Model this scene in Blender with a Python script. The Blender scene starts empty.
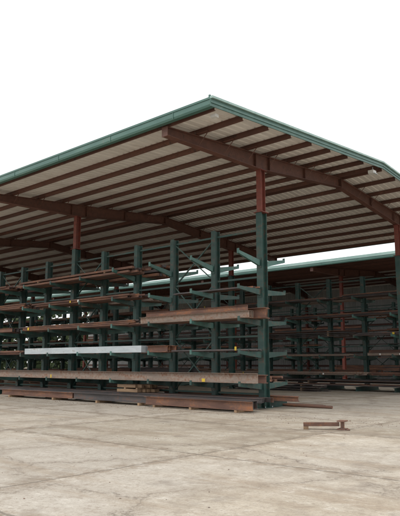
import bpy, math, random
from mathutils import Vector, Matrix
random.seed(7)
S=bpy.context.scene
COL=S.collection
# ---------------------------------------------------------------- materials
def newmat(name):
    m=bpy.data.materials.new(name); m.use_nodes=True
    nt=m.node_tree; b=nt.nodes['Principled BSDF']
    return m,nt,b
def ramp(nt,fac,stops):
    r=nt.nodes.new('ShaderNodeValToRGB'); e=r.color_ramp.elements
    while len(e)<len(stops): e.new(0.5)
    for i,(p,c) in enumerate(stops):
        e[i].position=p; e[i].color=(c[0],c[1],c[2],1)
    nt.links.new(fac,r.inputs[0]); return r.outputs[0]
def mix(nt,fac,a,b,mode='MIX'):
    n=nt.nodes.new('ShaderNodeMix'); n.data_type='RGBA'; n.blend_type=mode
    for s,v in ((0,fac),(6,a),(7,b)):
        if isinstance(v,bpy.types.NodeSocket): nt.links.new(v,n.inputs[s])
        elif s==0: n.inputs[0].default_value=v
        else: n.inputs[s].default_value=(v[0],v[1],v[2],1)
    return n.outputs[2]
def math_(nt,op,a,b=None,c=None):
    n=nt.nodes.new('ShaderNodeMath'); n.operation=op
    for i,v in enumerate((a,b,c)):
        if v is None: continue
        if isinstance(v,bpy.types.NodeSocket): nt.links.new(v,n.inputs[i])
        else: n.inputs[i].default_value=v
    return n.outputs[0]
def noise(nt,scale,detail=5,rough=0.6,vec=None,scl=None):
    tc=nt.nodes.new('ShaderNodeTexCoord')
    v=tc.outputs['Object'] if vec is None else vec
    if scl:
        mp=nt.nodes.new('ShaderNodeMapping'); mp.inputs['Scale'].default_value=scl
        nt.links.new(v,mp.inputs[0]); v=mp.outputs[0]
    n=nt.nodes.new('ShaderNodeTexNoise'); n.inputs['Scale'].default_value=scale
    n.inputs['Detail'].default_value=detail; n.inputs['Roughness'].default_value=rough
    nt.links.new(v,n.inputs['Vector']); return n.outputs[0]
def bump(nt,b,h,st,dist=0.02):
    n=nt.nodes.new('ShaderNodeBump'); n.inputs['Strength'].default_value=st; n.inputs['Distance'].default_value=dist
    nt.links.new(h,n.inputs['Height']); nt.links.new(n.outputs[0],b.inputs['Normal'])
def weathered(name,base,dark,rust=(0.16,0.07,0.04),rustamt=0.3,rough=0.6,metal=0.0,scl=(0.6,3,3),var=0.35):
    m,nt,b=newmat(name)
    n1=noise(nt,1.3,5,0.65,scl=scl); n2=noise(nt,9,3,0.7)
    c=ramp(nt,n1,[(0.35,dark),(0.65,base)])
    f=ramp(nt,math_(nt,'MULTIPLY_ADD',n2,0.5,math_(nt,'MULTIPLY',n1,0.5)),[(max(0.02,0.62-rustamt*0.3),(0,0,0)),(0.72-rustamt*0.2,(1,1,1))])
    c=mix(nt,f,c,rust)
    g=nt.nodes.new('ShaderNodeNewGeometry')
    k=math_(nt,'MULTIPLY_ADD',g.outputs['Random Per Island'],var,1-var*0.5)
    comb=nt.nodes.new('ShaderNodeCombineColor')
    for i in range(3): nt.links.new(k,comb.inputs[i])
    c=mix(nt,1.0,c,comb.outputs[0],'MULTIPLY')
    nt.links.new(c,b.inputs['Base Color']); b.inputs['Roughness'].default_value=rough; b.inputs['Metallic'].default_value=metal
    return m
M={}
M['green']=weathered('rack_green_paint',(0.032,0.085,0.072),(0.020,0.055,0.048),rust=(0.085,0.06,0.045),rustamt=0.38,rough=0.55)
M['green_lt']=weathered('rack_green_pale_and_sunlit',(0.075,0.175,0.15),(0.045,0.12,0.105),rust=(0.10,0.08,0.06),rustamt=0.28,rough=0.5)  # pale tint for random arms; on raised top arms it paints in sunlight
M['trim']=weathered('teal_trim',(0.080,0.170,0.142),(0.055,0.13,0.11),rust=(0.13,0.17,0.14),rustamt=0.18,rough=0.45,var=0.15)
M['trim_lt']=weathered('teal_trim_light',(0.36,0.51,0.47),(0.26,0.40,0.365),rust=(0.35,0.4,0.36),rustamt=0.12,rough=0.35,var=0.1)
M['primer']=weathered('red_primer_frame',(0.155,0.066,0.045),(0.09,0.042,0.032),rust=(0.05,0.034,0.028),rustamt=0.32,rough=0.6,var=0.35)
M['redcol']=weathered('red_oxide_column',(0.24,0.062,0.042),(0.15,0.045,0.034),rust=(0.09,0.04,0.03),rustamt=0.3,rough=0.6,var=0.15)
M['rust']=weathered('rusty_steel',(0.20,0.11,0.078),(0.11,0.06,0.046),rust=(0.28,0.12,0.055),rustamt=0.38,rough=0.85,var=0.7)
M['rustpale']=weathered('pale_rusty_steel',(0.33,0.265,0.215),(0.19,0.15,0.125),rust=(0.20,0.10,0.06),rustamt=0.5,rough=0.8,var=0.25)
M['scale']=weathered('mill_scale_steel',(0.095,0.086,0.084),(0.045,0.040,0.041),rust=(0.14,0.07,0.048),rustamt=0.38,rough=0.55,var=0.5)
M['galv']=weathered('galvanised_steel',(0.52,0.57,0.59),(0.36,0.41,0.44),rust=(0.30,0.28,0.25),rustamt=0.22,rough=0.45,var=0.15)
M['wood']=weathered('timber_block',(0.33,0.22,0.13),(0.20,0.13,0.08),rust=(0.12,0.08,0.05),rustamt=0.2,rough=0.9)
M['yellow']=weathered('yellow_tag',(0.65,0.46,0.03),(0.5,0.34,0.03),rustamt=0.02,rough=0.6)
M['white']=weathered('white_tag',(0.75,0.75,0.72),(0.6,0.6,0.58),rustamt=0.02,rough=0.6)
def sheetmat(name,a,bc,st,axis_scl):
    m,nt,b=newmat(name)
    n1=noise(nt,0.5,5,0.65,scl=axis_scl); n2=noise(nt,4,4,0.7,scl=(1,0.25,1))
    c=ramp(nt,n1,[(0.3,a),(0.7,bc)])
    c=mix(nt,ramp(nt,n2,[(0.54,(0,0,0)),(0.82,(0.6,0.6,0.6))]),c,st)
    nt.links.new(c,b.inputs['Base Color']); b.inputs['Roughness'].default_value=0.5
    return m
M['sheet']=sheetmat('roof_sheet',(0.64,0.61,0.565),(0.80,0.775,0.73),(0.42,0.36,0.30),(3.0,0.15,1))
M['wall']=sheetmat('wall_sheet',(0.36,0.375,0.38),(0.46,0.47,0.47),(0.22,0.20,0.19),(3,1,0.2))
def yardmat():
    m,nt,b=newmat('concrete_yard')
    tc=nt.nodes.new('ShaderNodeTexCoord'); P=tc.outputs['Object']
    big=noise(nt,0.12,4,0.6); mid=noise(nt,0.7,6,0.7); fine=noise(nt,14,5,0.75); streak=noise(nt,0.9,6,0.75,scl=(0.16,1.1,1))
    med=noise(nt,3.2,7,0.8)
    c=ramp(nt,mid,[(0.32,(0.34,0.285,0.215)),(0.50,(0.49,0.43,0.345)),(0.68,(0.58,0.53,0.45))])
    c=mix(nt,ramp(nt,big,[(0.44,(0,0,0)),(0.58,(0.7,0.7,0.7))]),c,(0.47,0.435,0.385))
    c=mix(nt,ramp(nt,streak,[(0.50,(0,0,0)),(0.64,(0.8,0.8,0.8))]),c,(0.36,0.29,0.215))
    c=mix(nt,ramp(nt,med,[(0.52,(0,0,0)),(0.64,(0.55,0.55,0.55))]),c,(0.29,0.235,0.18))
    c=mix(nt,ramp(nt,med,[(0.34,(0.7,0.7,0.7)),(0.46,(0,0,0))]),c,(0.64,0.60,0.53))
    sp=noise(nt,1.1,5,0.65); c=mix(nt,ramp(nt,sp,[(0.57,(0,0,0)),(0.70,(0.6,0.6,0.6))]),c,(0.24,0.205,0.17))
    c=mix(nt,ramp(nt,fine,[(0.30,(0.85,0.85,0.85)),(0.50,(0,0,0))]),c,(0.28,0.23,0.18))
    speck=noise(nt,45,3,0.8); c=mix(nt,ramp(nt,speck,[(0.56,(0,0,0)),(0.68,(0.7,0.7,0.7))]),c,(0.20,0.165,0.13))
    sep=nt.nodes.new('ShaderNodeSeparateXYZ'); nt.links.new(P,sep.inputs[0])
    wob=noise(nt,2.2,6,0.8)
    def joint(out,sp,off,wid):
        v=math_(nt,'ADD',out,math_(nt,'MULTIPLY_ADD',wob,0.20,off))
        p=math_(nt,'PINGPONG',v,sp/2)
        r=nt.nodes.new('ShaderNodeMapRange'); nt.links.new(p,r.inputs[0])
        r.inputs[1].default_value=wid; r.inputs[2].default_value=wid*0.3; r.inputs[3].default_value=0; r.inputs[4].default_value=1
        return r.outputs[0]
    j=math_(nt,'MAXIMUM',joint(sep.outputs[0],6.1,1.2,0.035),joint(sep.outputs[1],4.6,0.7,0.04))
    jw=math_(nt,'MAXIMUM',joint(sep.outputs[0],6.1,1.2,0.35),joint(sep.outputs[1],4.6,0.7,0.35))
    jw=math_(nt,'MULTIPLY',jw,ramp(nt,med,[(0.44,(0,0,0)),(0.56,(0.8,0.8,0.8))]))
    c=mix(nt,jw,c,(0.27,0.215,0.16))
    mp=nt.nodes.new('ShaderNodeMapping'); mp.inputs['Scale'].default_value=(1/6.1,1/4.6,1); mp.inputs['Location'].default_value=(1.30/6.1,0.80/4.6,0)
    nt.links.new(P,mp.inputs[0])
    fl=nt.nodes.new('ShaderNodeVectorMath'); fl.operation='FLOOR'; nt.links.new(mp.outputs[0],fl.inputs[0])
    wn=nt.nodes.new('ShaderNodeTexWhiteNoise'); nt.links.new(fl.outputs[0],wn.inputs[0])
    tone=ramp(nt,wn.outputs[0],[(0,(0.85,0.84,0.82)),(1,(1.06,1.05,1.04))])
    c=mix(nt,1.0,c,tone,'MULTIPLY')
    vv=nt.nodes.new('ShaderNodeVectorMath'); vv.operation='MULTIPLY_ADD'
    nz=nt.nodes.new('ShaderNodeTexNoise'); nz.inputs['Scale'].default_value=1.1; nz.inputs['Detail'].default_value=7; nz.inputs['Roughness'].default_value=0.65; nt.links.new(P,nz.inputs['Vector'])
    nt.links.new(nz.outputs['Color'],vv.inputs[0]); vv.inputs[1].default_value=(1.6,1.6,0); nt.links.new(P,vv.inputs[2])
    vo=nt.nodes.new('ShaderNodeTexVoronoi'); vo.feature='DISTANCE_TO_EDGE'; vo.inputs['Scale'].default_value=0.30; vo.voronoi_dimensions='2D'
    nt.links.new(vv.outputs[0],vo.inputs['Vector'])
    cr=ramp(nt,vo.outputs['Distance'],[(0.002,(1,1,1)),(0.010,(0,0,0))])
    cr=math_(nt,'MULTIPLY',cr,ramp(nt,mid,[(0.44,(0,0,0)),(0.54,(0.9,0.9,0.9))]))
    # crumbled, gravelly margins along the cracks
    cw=math_(nt,'MULTIPLY',ramp(nt,vo.outputs['Distance'],[(0.01,(0.9,0.9,0.9)),(0.09,(0,0,0))]),ramp(nt,fine,[(0.46,(0,0,0)),(0.54,(0.8,0.8,0.8))]))
    c=mix(nt,cw,c,(0.26,0.21,0.16))
    jj=math_(nt,'MAXIMUM',j,cr)
    c=mix(nt,math_(nt,'MULTIPLY',jj,0.66),c,(0.14,0.115,0.09))
    nt.links.new(c,b.inputs['Base Color']); b.inputs['Roughness'].default_value=0.92
    bump(nt,b,math_(nt,'MULTIPLY_ADD',fine,0.5,med),0.55,0.03)
    return m
M['yard']=yardmat()
m,nt,b=newmat('dirt_ground')
n1=noise(nt,0.05,6,0.6); nt.links.new(ramp(nt,n1,[(0.35,(0.10,0.11,0.055)),(0.65,(0.24,0.2,0.14))]),b.inputs['Base Color']); b.inputs['Roughness'].default_value=1
M['dirt']=m
m,nt,b=newmat('foliage')
n1=noise(nt,0.4,4,0.6); nt.links.new(ramp(nt,n1,[(0.35,(0.035,0.055,0.022)),(0.65,(0.08,0.11,0.045))]),b.inputs['Base Color']); b.inputs['Roughness'].default_value=0.9
M['leaf']=m
# ---------------------------------------------------------------- mesh builder
import bmesh
class MB:
    def __init__(s): s.v=[];s.f=[];s.m=[];s.mats=[]
    def mi(s,k):
        if k not in s.mats: s.mats.append(k)
        return s.mats.index(k)
    def prism(s,prof,p0,p1,mat,up=(0,0,1),prof1=None):
        p0=Vector(p0);p1=Vector(p1);d=(p1-p0).normalized();up=Vector(up)
        side=d.cross(up).normalized();u=side.cross(d)
        n=len(prof);b=len(s.v)
        for P,pr in ((p0,prof),(p1,prof1 or prof)):
            for a,c in pr: s.v.append(P+side*a+u*c)
        k=s.mi(mat)
        for i in range(n):
            j=(i+1)%n; s.f.append((b+i,b+j,b+n+j,b+n+i)); s.m.append(k)
        s.f.append(tuple(b+i for i in range(n-1,-1,-1))); s.m.append(k)
        s.f.append(tuple(b+n+i for i in range(n))); s.m.append(k)
    def box(s,x0,x1,y0,y1,z0,z1,mat):
        s.prism([(-(y1-y0)/2,0),((y1-y0)/2,0),((y1-y0)/2,z1-z0),(-(y1-y0)/2,z1-z0)],(x0,(y0+y1)/2,z0),(x1,(y0+y1)/2,z0),mat)
    def obj(s,name,parent=None,bev=0):
        me=bpy.data.meshes.new(name); me.from_pydata([tuple(v) for v in s.v],[],s.f)
        for k in s.mats: me.materials.append(M[k])
        me.polygons.foreach_set('material_index',s.m)
        me.update()
        bm=bmesh.new(); bm.from_mesh(me); bmesh.ops.recalc_face_normals(bm,faces=bm.faces[:]); bm.to_mesh(me); bm.free()
        o=bpy.data.objects.new(name,me); COL.objects.link(o)
        if parent: o.parent=parent
        if bev:
            md=o.modifiers.new('bev','BEVEL'); md.width=bev; md.segments=2; md.limit_method='ANGLE'
        return o
def Isec(w,h,t=0.02):
    w/=2; q=t*0.35
    return [(-w,0),(w,0),(w,t),(q,t),(q,h-t),(w,h-t),(w,h),(-w,h),(-w,h-t),(-q,h-t),(-q,t),(-w,t)]
def Csec(w,h,t=0.012):
    w/=2
    return [(-w,0),(w,0),(w,t),(-w+t,t),(-w+t,h-t),(w,h-t),(w,h),(-w,h)]
def Lsec(w,t=0.01): return [(-w/2,0),(w/2,0),(w/2,t),(-w/2+t,t),(-w/2+t,w),(-w/2,w)]
def Rsec(w,h): return [(-w/2,0),(w/2,0),(w/2,h),(-w/2,h)]
def Psec(r,n=12): return [(r*math.cos(2*math.pi*i/n),r+r*math.sin(2*math.pi*i/n)) for i in range(n)]
def empty(name,loc=(0,0,0)):
    e=bpy.data.objects.new(name,None); COL.objects.link(e); e.location=loc; e.empty_display_size=0.5; return e
def sheet(name,x0,x1,y0,y1,z,mat):
    me=bpy.data.meshes.new(name); me.from_pydata([(x0,y0,z),(x1,y0,z),(x1,y1,z),(x0,y1,z)],[],[(0,1,2,3)])
    me.materials.append(M[mat]); o=bpy.data.objects.new(name,me); COL.objects.link(o); return o
sheet('ground',-2500,2500,-2500,2500,-0.004,'dirt')
sheet('concrete_yard',-85,60,-40,85,0,'yard')
# ---------------------------------------------------------------- sheds
SL=0.083
def shed(yf,ycf,yr,ycb,yb,x0,x1,frames,ztip,name,wall=False,greenz=7.24,col_low='green',topmat='trim',fascia=False):
    E=empty(name)
    def zr(y): return ztip+SL*((y-yf) if y<=yr else (2*yr-yf-y))
    for fx in frames:
        mb=MB()
        def half(ya,yc,ye,mat='primer'):
            pts=[(ya,0.30),(yc,0.60),(ye,0.42)]
            for i in range(2):
                (a,da),(c,dc)=pts[i],pts[i+1]
                za,zc=zr(a),zr(c)
                t=0.022;w=0.26
                b=len(mb.v);k=mb.mi(mat)
                q=0.008
                for xx in (fx-q,fx+q):
                    mb.v+= [Vector((xx,a,za-t)),Vector((xx,c,zc-t)),Vector((xx,c,zc-dc+t)),Vector((xx,a,za-da+t))]
                for f in ((0,1,2,3),(7,6,5,4),(0,4,5,1),(1,5,6,2),(2,6,7,3),(3,7,4,0)):
                    mb.f.append(tuple(b+z for z in f)); mb.m.append(k)
                mb.prism(Rsec(w,t),(fx,a,za-t),(fx,c,zc-t),mat)
                mb.prism(Rsec(w,t),(fx,a,za-da),(fx,c,zc-dc),mat)
                for s in ((0.92,) if i==0 else (0.08,0.5)):
                    yy=a+(c-a)*s; zt=za+(zc-za)*s; dd=da+(dc-da)*s
                    mb.box(fx-0.11,fx-0.012,yy-0.006,yy+0.006,zt-dd+0.03,zt-0.03,mat)
                    mb.box(fx+0.012,fx+0.11,yy-0.006,yy+0.006,zt-dd+0.03,zt-0.03,mat)
            sgn=-1 if ya<ye else 1
            mb.box(fx-0.13,fx+0.13,min(ya,ya+sgn*0.015),max(ya,ya+sgn*0.015),zr(ya)-0.31,zr(ya)+0.01,mat)
        half(yf,ycf,yr); half(yb,ycb,yr)
        mb.box(fx-0.15,fx+0.15,yr-0.02,yr+0.02,zr(yr)-0.5,zr(yr)+0.03,'primer')
        mb.obj('rafter_frame',E)
        for yc in (ycf,ycb):
            cb=MB(); zt=zr(yc)-0.603
            cb.prism(Isec(0.26,0.34),(fx,yc+0.17,0.02),(fx,yc+0.17,greenz),col_low,up=(0,-1,0))
            cb.box(fx-0.22,fx+0.22,yc-0.26,yc+0.26,0.0,0.02,col_low)
            for (bx,by) in ((-.18,-.22),(.18,-.22),(-.18,.22),(.18,.22)):
                cb.prism(Psec(0.018,6),(fx+bx,yc+by,0.02),(fx+bx,yc+by,0.07),'galv',up=(0,1,0))
            cb.prism(Isec(0.22,0.28),(fx,yc+0.14,greenz+0.025),(fx,yc+0.14,zt-0.02),'redcol',up=(0,-1,0))
            cb.box(fx-0.2,fx+0.2,yc-0.22,yc+0.22,greenz,greenz+0.025,'redcol')
            cb.box(fx-0.16,fx+0.16,yc-0.2,yc+0.2,zt-0.02,zt,'redcol')
            cb.obj('column',E)
    mb=MB(); n=8; ph=0.165
    zsec=[(-0.06,0.0),(0.006,0.0),(0.006,ph-0.008),(0.06,ph-0.008),(0.06,ph),(-0.0,ph),(-0.0,0.008),(-0.06,0.008)]
    for side in (0,1):
        for i in range(n+1):
            a=(yf+0.06 if side==0 else yb-0.06); e=(yr-0.2 if side==0 else yr+0.2)
            y=a+(e-a)*i/n
            cuts=[x0+0.06]+sorted(fx for fx in frames if x0+1<fx<x1-1)+[x1-0.06]
            for q in range(len(cuts)-1):
                mb.prism(zsec,(cuts[q]+0.002,y,zr(y)+0.012),(cuts[q+1]-0.002,y+random.uniform(-0.012,0.012),zr(y)+0.012),'primer')
            for fx in frames:
                if 0<i<n:
                    mb.prism(Rsec(0.04,0.006),(fx+0.12,y+0.05,zr(y)-0.35),(fx+0.5,y+0.05,zr(y)+0.01),'primer')
                    mb.prism(Rsec(0.10,0.012),(fx-0.6,y-0.025,zr(y)+0.03),(fx+0.6,y-0.025,zr(y)+0.03),'primer')
    mb.obj('purlins',E)
    def ribs():
        x=x0; prof=[]
        while x<x1:
            prof.extend([(x,0),(x+0.19,0),(x+0.215,0.035),(x+0.275,0.035)]); x+=0.3
        return prof
    for side in (0,1):
        v=[];f=[]
        ya,ye=(yf-0.08,yr) if side==0 else (yb+0.08,yr)
        prof=ribs()
        for (xx,dz) in prof:
            v.append((xx,ya,zr(ya)+ph+0.02+dz)); v.append((xx,ye,zr(ye)+ph+0.02+dz))
        for i in range(len(prof)-1): f.append((2*i,2*i+2,2*i+3,2*i+1))
        me=bpy.data.meshes.new('roof_sheet'); me.from_pydata(v,[],f); me.materials.append(M['sheet'])
        o=bpy.data.objects.new('roof_sheet',me); COL.objects.link(o); o.parent=E
    tb=MB()
    g=[(-0.09,0.0),(0.06,0.0),(0.09,0.06),(0.09,0.25),(0.07,0.25),(0.07,0.07),(0.05,0.02),(-0.07,0.02),(-0.07,0.25),(-0.09,0.25)]
    gm=[(-a,c) for a,c in g][::-1]
    for yy,pr in ((yf-0.18,g),(yb+0.18,gm)):
        tb.prism(pr,(x0-0.1,yy,zr(yf)+0.02),(x1+0.06,yy,zr(yf)+0.02),'trim')
        o=-0.1 if yy<yr else 0.1
        tb.box(x0-0.1,x1+0.06,yy+o-0.012,yy+o+0.012,zr(yf)+0.235,zr(yf)+(0.44 if fascia else 0.30),topmat)
        x=x0+0.5
        while x<x1:
            tb.box(x,x+0.03,yy-0.105 if yy<yr else yy+0.093,yy-0.093 if yy<yr else yy+0.105,zr(yf)+0.03,zr(yf)+0.23,'trim'); x+=3.0
    for xe,s in ((x1,1),(x0,-1)):
        for a,e in ((yf-0.3,yr),(yb+0.3,yr)):
            za=zr(yf)-SL*0.3
            tb.prism(Rsec(0.03,0.24),(xe+s*0.08,a,za+0.02),(xe+s*0.08,e,zr(yr)+0.02),'trim')
            tb.prism(Rsec(0.10,0.07),(xe+s*0.115,a,za+0.262),(xe+s*0.115,e,zr(yr)+0.262),'trim_lt')
            tb.prism(Rsec(0.02,0.05),(xe+s*0.112,a,za+0.12),(xe+s*0.112,e,zr(yr)+0.12),'trim')
    tb.box(x0,x1,yr-0.25,yr+0.25,zr(yr)+0.27,zr(yr)+0.29,'trim')
    tb.obj('eave_and_rake_trim',E)
    if wall:
        v=[];f=[];prof=ribs(); yw=ycb+0.3
        for (xx,dz) in prof:
            v.append((xx,yw+dz,0.0)); v.append((xx,yw+dz,zr(yw)+0.16))
        for i in range(len(prof)-1): f.append((2*i,2*i+2,2*i+3,2*i+1))
        me=bpy.data.meshes.new('back_wall'); me.from_pydata(v,[],f); me.materials.append(M['wall'])
        o=bpy.data.objects.new('back_wall',me); COL.objects.link(o); o.parent=E
        gb=MB()
        for z in (1.2,2.6,4.0,5.4,6.8,8.2): gb.prism(Csec(0.08,0.2),(x0,yw-0.06,z),(x1,yw-0.06,z),'primer')
        gb.obj('wall_girts',E)
    return E,zr
FX=[-13.1-11.4*k for k in range(5)]
E1,zr1=shed(13.2,18.45,24.7,31.0,36.2,-64,-11.0,FX,9.1,'open_steel_shed')
E2,zr2=shed(41.2,45.9,52.5,59.0,63.6,-75,12,[9.7-11.4*k for k in range(8)],9.02,'open_steel_shed',wall=True,greenz=0.5,col_low='redcol',topmat='trim_lt',fascia=True)
fb=MB()
fb.box(-11.35,-11.10,24.1,24.4,zr1(24)-0.2,zr1(24)-0.06,'white')
fb.prism(Psec(0.02,8),(-11.2,24.25,zr1(24)-0.06),(-11.2,24.25,zr1(24)+0.1),'galv',up=(0,1,0))
fb.prism(Rsec(0.3,0.02),(-11.09,24.25,zr1(24)-0.23),(-11.04,24.25,zr1(24)-0.23),'galv')
fb.obj('floodlight',E1)
fb=MB(); fb.box(-11.35,-11.15,13.4,13.56,zr1(13.2)-0.10,zr1(13.2)-0.0,'white'); fb.obj('eave_lamp',E1)
fb=MB(); fb.prism(Psec(0.04,8),(-11.05,12.98,zr1(13.2)+0.2),(-11.05,12.98,zr1(13.2)+0.42),'trim',up=(0,1,0)); fb.obj('vent_stub',E1)
# ---------------------------------------------------------------- racks
LV=[0.88,2.0,3.15,4.3,5.4]
def rack(Y,xs,skip=(),fl=1.3,bl=1.3,H=6.8,name='cantilever_rack',sides=(-1,1),levels=LV,raised=()):
    mb=MB()
    for i,x in enumerate(xs):
        if i not in skip:
            mb.prism(Isec(0.20,0.32),(x,Y+0.16,0.255),(x+random.uniform(-0.015,0.015),Y+0.16,H+random.uniform(-0.05,0.05)),'green',up=(0,-1,0))
            # punched connection plates down the post face
            for q in range(11):
                z=0.55+q*0.57
                mb.box(x-0.035,x+0.035,Y-0.166,Y-0.161,z,z+0.05,'scale')
        for s in sides:
            L=fl if s<0 else bl
            a=Y+s*0.19;e=Y+s*(0.16+L)
            mb.prism(Isec(0.18,0.24),(x,a if i in skip else Y+s*0.001,0.004),(x,e,0.004),'green')
            for z in levels:
                up=(i in raised and z>5)
                lt='green_lt' if (up or random.random()<0.3) else 'green'  # raised top arms: sunlit look put into colour; others pale at random
                r0=[(-0.05,-0.22),(0.05,-0.22),(0.05,0),(-0.05,0)]
                r1=[(-0.045,-0.11),(0.045,-0.11),(0.045,0),(-0.045,0)]
                zz=z+(0.20 if up else 0.02)+random.uniform(-0.004,0.002)
                mb.prism(r0,(x,a,z-0.003),(x,e,zz),lt,prof1=r1)
                mb.box(x-0.05,x+0.05,min(e,e+s*0.02),max(e,e+s*0.02),zz-0.1,zz+0.07,lt)
                mb.box(x-0.09,x+0.09,min(Y+s*0.172,Y+s*0.188),max(Y+s*0.172,Y+s*0.188),z-0.30,z+0.08,'green')
    for i in range(len(xs)-1):
        a,b=xs[i],xs[i+1]
        a,b=(a-0.11,b+0.11) if a>b else (a+0.11,b-0.11)
        for z in (0.45,2.55,4.75,6.55):
            mb.prism(Lsec(0.07),(a,Y,z),(b,Y,z),'green')
        if i%3==1:
            for z0,z1 in ((0.55,2.5),(2.65,4.7),(4.85,6.5)):
                mb.prism(Lsec(0.05),(a,Y-0.03,z0),(b,Y-0.03,z1),'green')
                mb.prism(Lsec(0.05),(a,Y+0.05,z1),(b,Y+0.05,z0),'green')
    return mb.obj(name)
R1=[-13.1-2.28*k for k in range(20)]
rack(18.45,R1,skip=(0,5,10,15),raised=(0,1,2,3))
R2=[-9.8-2.3*k for k in range(21)]
rack(34.0,R2)
R3=[4-2.6*k for k in range(26)]
rack(50.5,R3)
# ---------------------------------------------------------------- stock
def bundle(kind,xa,xb,ya,yb,z,layers=1,mat=None,size=None,jit=0.3,tag=False,tagx=None):
    mb=MB(); top=z
    if mat is None: mat=random.choice(['rust','scale','scale','rust','rust','rustpale'])
    for L in range(layers):
        y=ya; hmax=0
        while True:
            if kind=='I': w=size or 0.2; h=w*1.3; pr=Isec(w,h,0.02)
            elif kind=='C': h=size or 0.25; w=h*0.36; pr=Csec(w,h)
            elif kind=='L': w=h=size or 0.09; pr=Lsec(w)
            elif kind=='P': r=(size or 0.12)/2; w=h=2*r; pr=Psec(r)
            elif kind=='B': w=h=size or 0.14; pr=Rsec(w,h)
            else: w=size or 0.3; h=0.03; pr=Rsec(w,h)
            if y+w>yb+1e-3: break
            x0=xa+random.uniform(-jit,jit);x1=xb+random.uniform(-jit,jit)
            dz=random.uniform(0,0.004); sk=random.uniform(-0.02,0.02)
            mt=mat if random.random()<0.8 else {'rust':'scale','scale':'rust','rustpale':'rust'}.get(mat,mat)
            if layers==1 and hmax==0: mt=mat
            mb.prism(pr,(x0,y+w/2,top+dz),(x1,y+w/2+sk*0.5,top+dz),mt)
            y+=w*1.04+0.008+random.uniform(0,0.025); hmax=max(hmax,h)
        top+=hmax+0.008
        if L<layers-1 and kind in('I','B','F') and random.random()<0.6:
            for xx in (xa+(xb-xa)*0.2,xa+(xb-xa)*0.8): mb.box(xx,xx+0.09,ya,min(yb,y),top,top+0.05,'wood')
            top+=0.055
    if tag or tagx:
        for q in range(len(tagx) if tagx else random.choice([1,1,2])):
            xx=tagx[q] if tagx else random.uniform(xa+0.5,xb-0.5)
            mb.box(xx,xx+random.uniform(0.08,0.16),ya-0.020,ya-0.012,z+0.02,z+random.uniform(0.10,0.17),'yellow' if tagx else random.choice(['yellow','yellow','white']))
    nm={'I':'steel_i_beam_stack','C':'steel_channel_stack','L':'steel_angle_stack','P':'steel_pipe_stack','B':'square_tube_stack','F':'steel_flat_bar_stack'}[kind]
    mb.obj(nm); return top
zo=0.026
F0,F1=17.08,18.2
bundle('C',-29.2,-12.45,F0,F0+0.15,LV[0]+zo,mat='rustpale',size=0.34,jit=0.02,tagx=[-24.3,-14.9])
bundle('I',-27.5,-12.8,F0+0.2,F1,LV[0]+zo,mat='rust',size=0.22,jit=0.4)
bundle('F',-34,-29.6,F0,F1-0.2,LV[0]+zo,layers=4,mat='rust')
bundle('B',-26.6,-18.2,F0,F0+0.65,LV[1]+zo,mat='galv',size=0.27,jit=0.04)
bundle('I',-18.0,-16.9,F0+0.1,F1,LV[1]+zo,mat='rust',size=0.2,jit=0.1)
bundle('P',-16.6,-13.0,F0+0.3,F1,LV[1]+zo,mat='scale',size=0.07,tagx=[-13.6])
bundle('L',-37,-27.2,F0,F1,LV[1]+zo,layers=2,mat='rust',tag=True)
bundle('C',-18.3,-12.75,F0,F0+0.35,LV[2]+zo,mat='rustpale',size=0.25,jit=0.05)
bundle('C',-18.0,-12.9,F0+0.02,F0+0.32,LV[2]+zo+0.262,mat='rust',size=0.18,jit=0.1)
bundle('I',-17.8,-12.5,F0+0.45,F1,LV[2]+zo,layers=1,mat='rust',size=0.28,jit=0.15)
bundle('P',-27,-18.7,F0,F1,LV[2]+zo,layers=3,mat='rust',size=0.06,tag=True)
bundle('C',-38,-28,F0,F1,LV[2]+zo,mat='rust',size=0.2)
bundle('L',-26,-18.9,F0,F1,LV[3]+zo,layers=2,mat='rust',size=0.08,tag=True)
bundle('P',-36,-27,F0,F1,LV[3]+zo,layers=3,mat='rust',size=0.08)
bundle('L',-16.9,-13.3,F0+0.6,F1,LV[3]+zo,layers=1,mat='scale',size=0.06)
bundle('B',-27.6,-19.1,F0+0.1,F1,LV[4]+zo,layers=2,mat='rust',size=0.09)
bundle('L',-37,-28.5,F0,F1,LV[4]+zo,layers=2,mat='rust')
def fill(Y,side,xs0,xs1,levels,dens=0.85,fl=1.3,bl=1.3):
    for z in levels:
        x=xs0-random.uniform(0,0.8)
        while x>xs1:
            L=random.choice([6,6,7.5,9,12])
            if random.random()<dens:
                ya=Y-0.16-fl+0.06 if side<0 else Y+0.24
                yb=Y-0.24 if side<0 else Y+0.16+bl-0.08
                k=random.choice('ICLLPPBFF'); sz={'I':random.choice([0.15,0.2,0.26]),'C':random.choice([0.15,0.2,0.28]),'L':0.08,'P':random.choice([0.06,0.1,0.16]),'B':random.choice([0.08,0.12,0.2]),'F':0.3}[k]
                lay=1 if sz>0.19 and k!='F' else random.choice([1,2,2,3])
                if k=='F': lay=random.choice([3,5,7])
                bundle(k,x-L,x,ya+random.uniform(0,0.3),yb,z+zo,layers=lay,size=sz,tag=random.random()<0.4)
            x-=L+random.uniform(0.2,1.6)
fill(18.45,1,-18.6,-50,LV,0.9)
fill(18.45,1,-13.3,-14,LV[:3],0.6)
fill(18.45,-1,-38.5,-52,LV,0.8)
fill(34.0,-1,-9.2,-55,LV,0.95)
fill(34.0,1,-9.2,-55,LV,0.8)
fill(50.5,-1,4,-60,LV,0.85)
def bearers(xs,y0,y1,z1=0.1):
    mb=MB()
    for x in xs: mb.box(x,x+0.1,y0,y1,0.003,z1,'wood')
    mb.obj('timber_bearers')
bearers([-26.4,-22.9,-19.9,-17.4],16.2,17.0)
bundle('C',-27.2,-21.6,16.25,16.45,0.105,mat='rust',size=0.24,jit=0.05)
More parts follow.
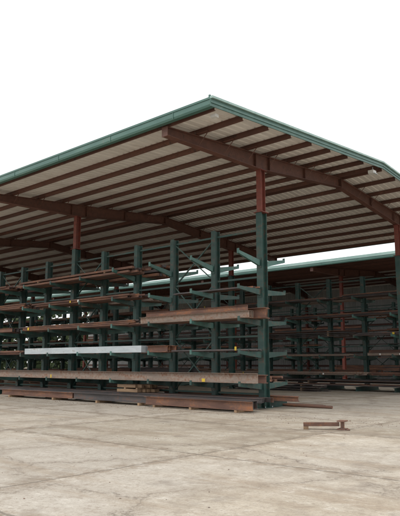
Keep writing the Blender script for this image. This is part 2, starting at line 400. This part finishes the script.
bundle('I',-21.5,-17.0,16.27,16.5,0.105,mat='scale',size=0.20,jit=0.05)
bundle('C',-26.8,-17.2,16.58,16.95,0.105,mat='rust',size=0.2,jit=0.3)
bearers([-16.4,-14.6,-12.6],16.03,16.95,0.08)
bundle('C',-16.9,-11.95,16.05,16.25,0.085,mat='rust',size=0.28,jit=0.03)
bundle('I',-16.7,-12.2,16.4,16.95,0.085,mat='scale',size=0.22,jit=0.1)
bundle('C',-29,-12.6,17.2,18.2,0.25,layers=1,mat='scale',size=0.15)
bundle('B',-19.6,-18.4,17.25,18.1,0.42,layers=2,mat='wood',size=0.12)
bundle('I',-18.5,-11.9,18.7,19.3,0.25,mat='rust',size=0.14,jit=0.3)
bundle('P',-15,-11.4,19.6,20.1,0.003,mat='rust',size=0.1,jit=0.4)
fill(34.0,-1,-10,-50,[0.232+0.024],0.9)
fill(18.45,1,-19,-45,[0.232+0.024],0.9)
bundle('F',-24,-18,30.6,31.6,0.01,layers=6,mat='scale')
# loose offcut
mb=MB(); p=Vector((-8.25,13.25,0)); d=Vector((0.86,0.51,0)).normalized()
mb.prism(Rsec(0.15,0.085),p+Vector((0,0,0.075)),p+d*0.86+Vector((0,0,0.09)),'rust')
q=p+d*0.90
mb.prism(Isec(0.20,0.22,0.03),q+Vector((0.05,-0.1,0.004)),q+Vector((0.0,0.16,0.004)),'rust')
mb.prism(Rsec(0.3,0.012),q+d*0.11+Vector((0.02,-0.02,0.006)),q+d*0.2+Vector((0.02,-0.02,0.006)),'rust')
mb.prism(Rsec(0.12,0.07),p+d*0.06-Vector((0.06,-0.1,-0.002)),p+d*0.06+Vector((0.06,-0.1,0.002)),'wood')
mb.obj('rusty_steel_offcut',bev=0.004)
mb=MB()
for i in range(1600):
    x=random.uniform(-26,4); y=random.uniform(3,20)
    if random.random()<0.7: y=random.gauss(15.6,0.5)
    s=random.uniform(0.003,0.012)*(1.8 if random.random()<0.04 else 1)
    a=random.uniform(0,3.14)
    mb.prism([(-s,0),(-s*.3,-s*.1),(s*.9,0),(s*.6,s*.7),(-s*.5,s*.9)],(x-s*math.cos(a),y-s*math.sin(a),0.001),(x+s*math.cos(a),y+s*math.sin(a),0.001+s*0.3),'rustpale',prof1=[(-s*.6,0),(-s*.3,-s*.1),(s*.5,0),(s*.3,s*.4),(-s*.3,s*.5)])
mb.obj('gravel')
def treeline(x0,y0,x1,y1,n):
    v=[];f=[]
    D=Vector((x1-x0,y1-y0,0)); 
    for t in range(n):
        c=Vector((x0,y0,0))+D*(t+random.random())/n+Vector((random.uniform(-6,6),random.uniform(-6,6),0))
        H=random.uniform(7,13); R=random.uniform(3,5)
        for k in range(300):
            th=random.uniform(0,6.28); u=random.uniform(-1,1); r=R*random.random()**0.4
            P=c+Vector((r*math.cos(th)*math.sqrt(1-u*u)**0.5,r*math.sin(th)*math.sqrt(1-u*u)**0.5,H*0.5+u*H*0.48))
            s=random.uniform(0.3,0.8); A=Vector((random.gauss(0,1),random.gauss(0,1),random.gauss(0,1))).normalized()
            B=A.orthogonal().normalized(); C=A.cross(B); b=len(v)
            v+=[P+B*s,P+C*s*0.7,P-B*s,P-C*s*0.7]; f.append((b,b+1,b+2,b+3))
    me=bpy.data.meshes.new('tree_line'); me.from_pydata([tuple(q) for q in v],[],f); me.materials.append(M['leaf'])
    o=bpy.data.objects.new('tree_line',me); COL.objects.link(o)
treeline(-105,-10,-105,100,50)
# ---------------------------------------------------------------- light
el=math.radians(52); sd=Vector((-0.25,-0.97)).normalized()
sv=Vector((sd.x*math.cos(el),sd.y*math.cos(el),math.sin(el)))
L=bpy.data.lights.new('sun','SUN'); L.energy=0.9; L.angle=math.radians(20); L.color=(1,0.965,0.91)
lo=bpy.data.objects.new('sun',L); COL.objects.link(lo); lo.rotation_euler=sv.to_track_quat('Z','Y').to_euler(); lo.location=(0,0,60)
w=bpy.data.worlds.new('World'); S.world=w; w.use_nodes=True; nt=w.node_tree
bg=nt.nodes['Background']; sky=nt.nodes.new('ShaderNodeTexSky'); sky.sky_type='NISHITA'; sky.sun_disc=False
sky.sun_elevation=el; sky.sun_rotation=math.atan2(sd.x,sd.y); sky.dust_density=4
hs=nt.nodes.new('ShaderNodeHueSaturation'); hs.inputs['Saturation'].default_value=0.25; nt.links.new(sky.outputs[0],hs.inputs['Color'])
c=mix(nt,0.9,hs.outputs[0],(14.2,14.3,14.4)); nt.links.new(c,bg.inputs[0]); bg.inputs[1].default_value=0.1
# ---------------------------------------------------------------- camera
cam=bpy.data.cameras.new('camera'); co=bpy.data.objects.new('camera',cam); COL.objects.link(co)
cam.sensor_fit='HORIZONTAL'; cam.sensor_width=36; cam.lens=54.54; cam.clip_end=6000
co.location=(0,0,1.6); co.rotation_euler=(math.radians(99.83),0,math.radians(41.3)); S.camera=co
S.view_settings.view_transform='Standard'; S.view_settings.look='None'; S.view_settings.exposure=0
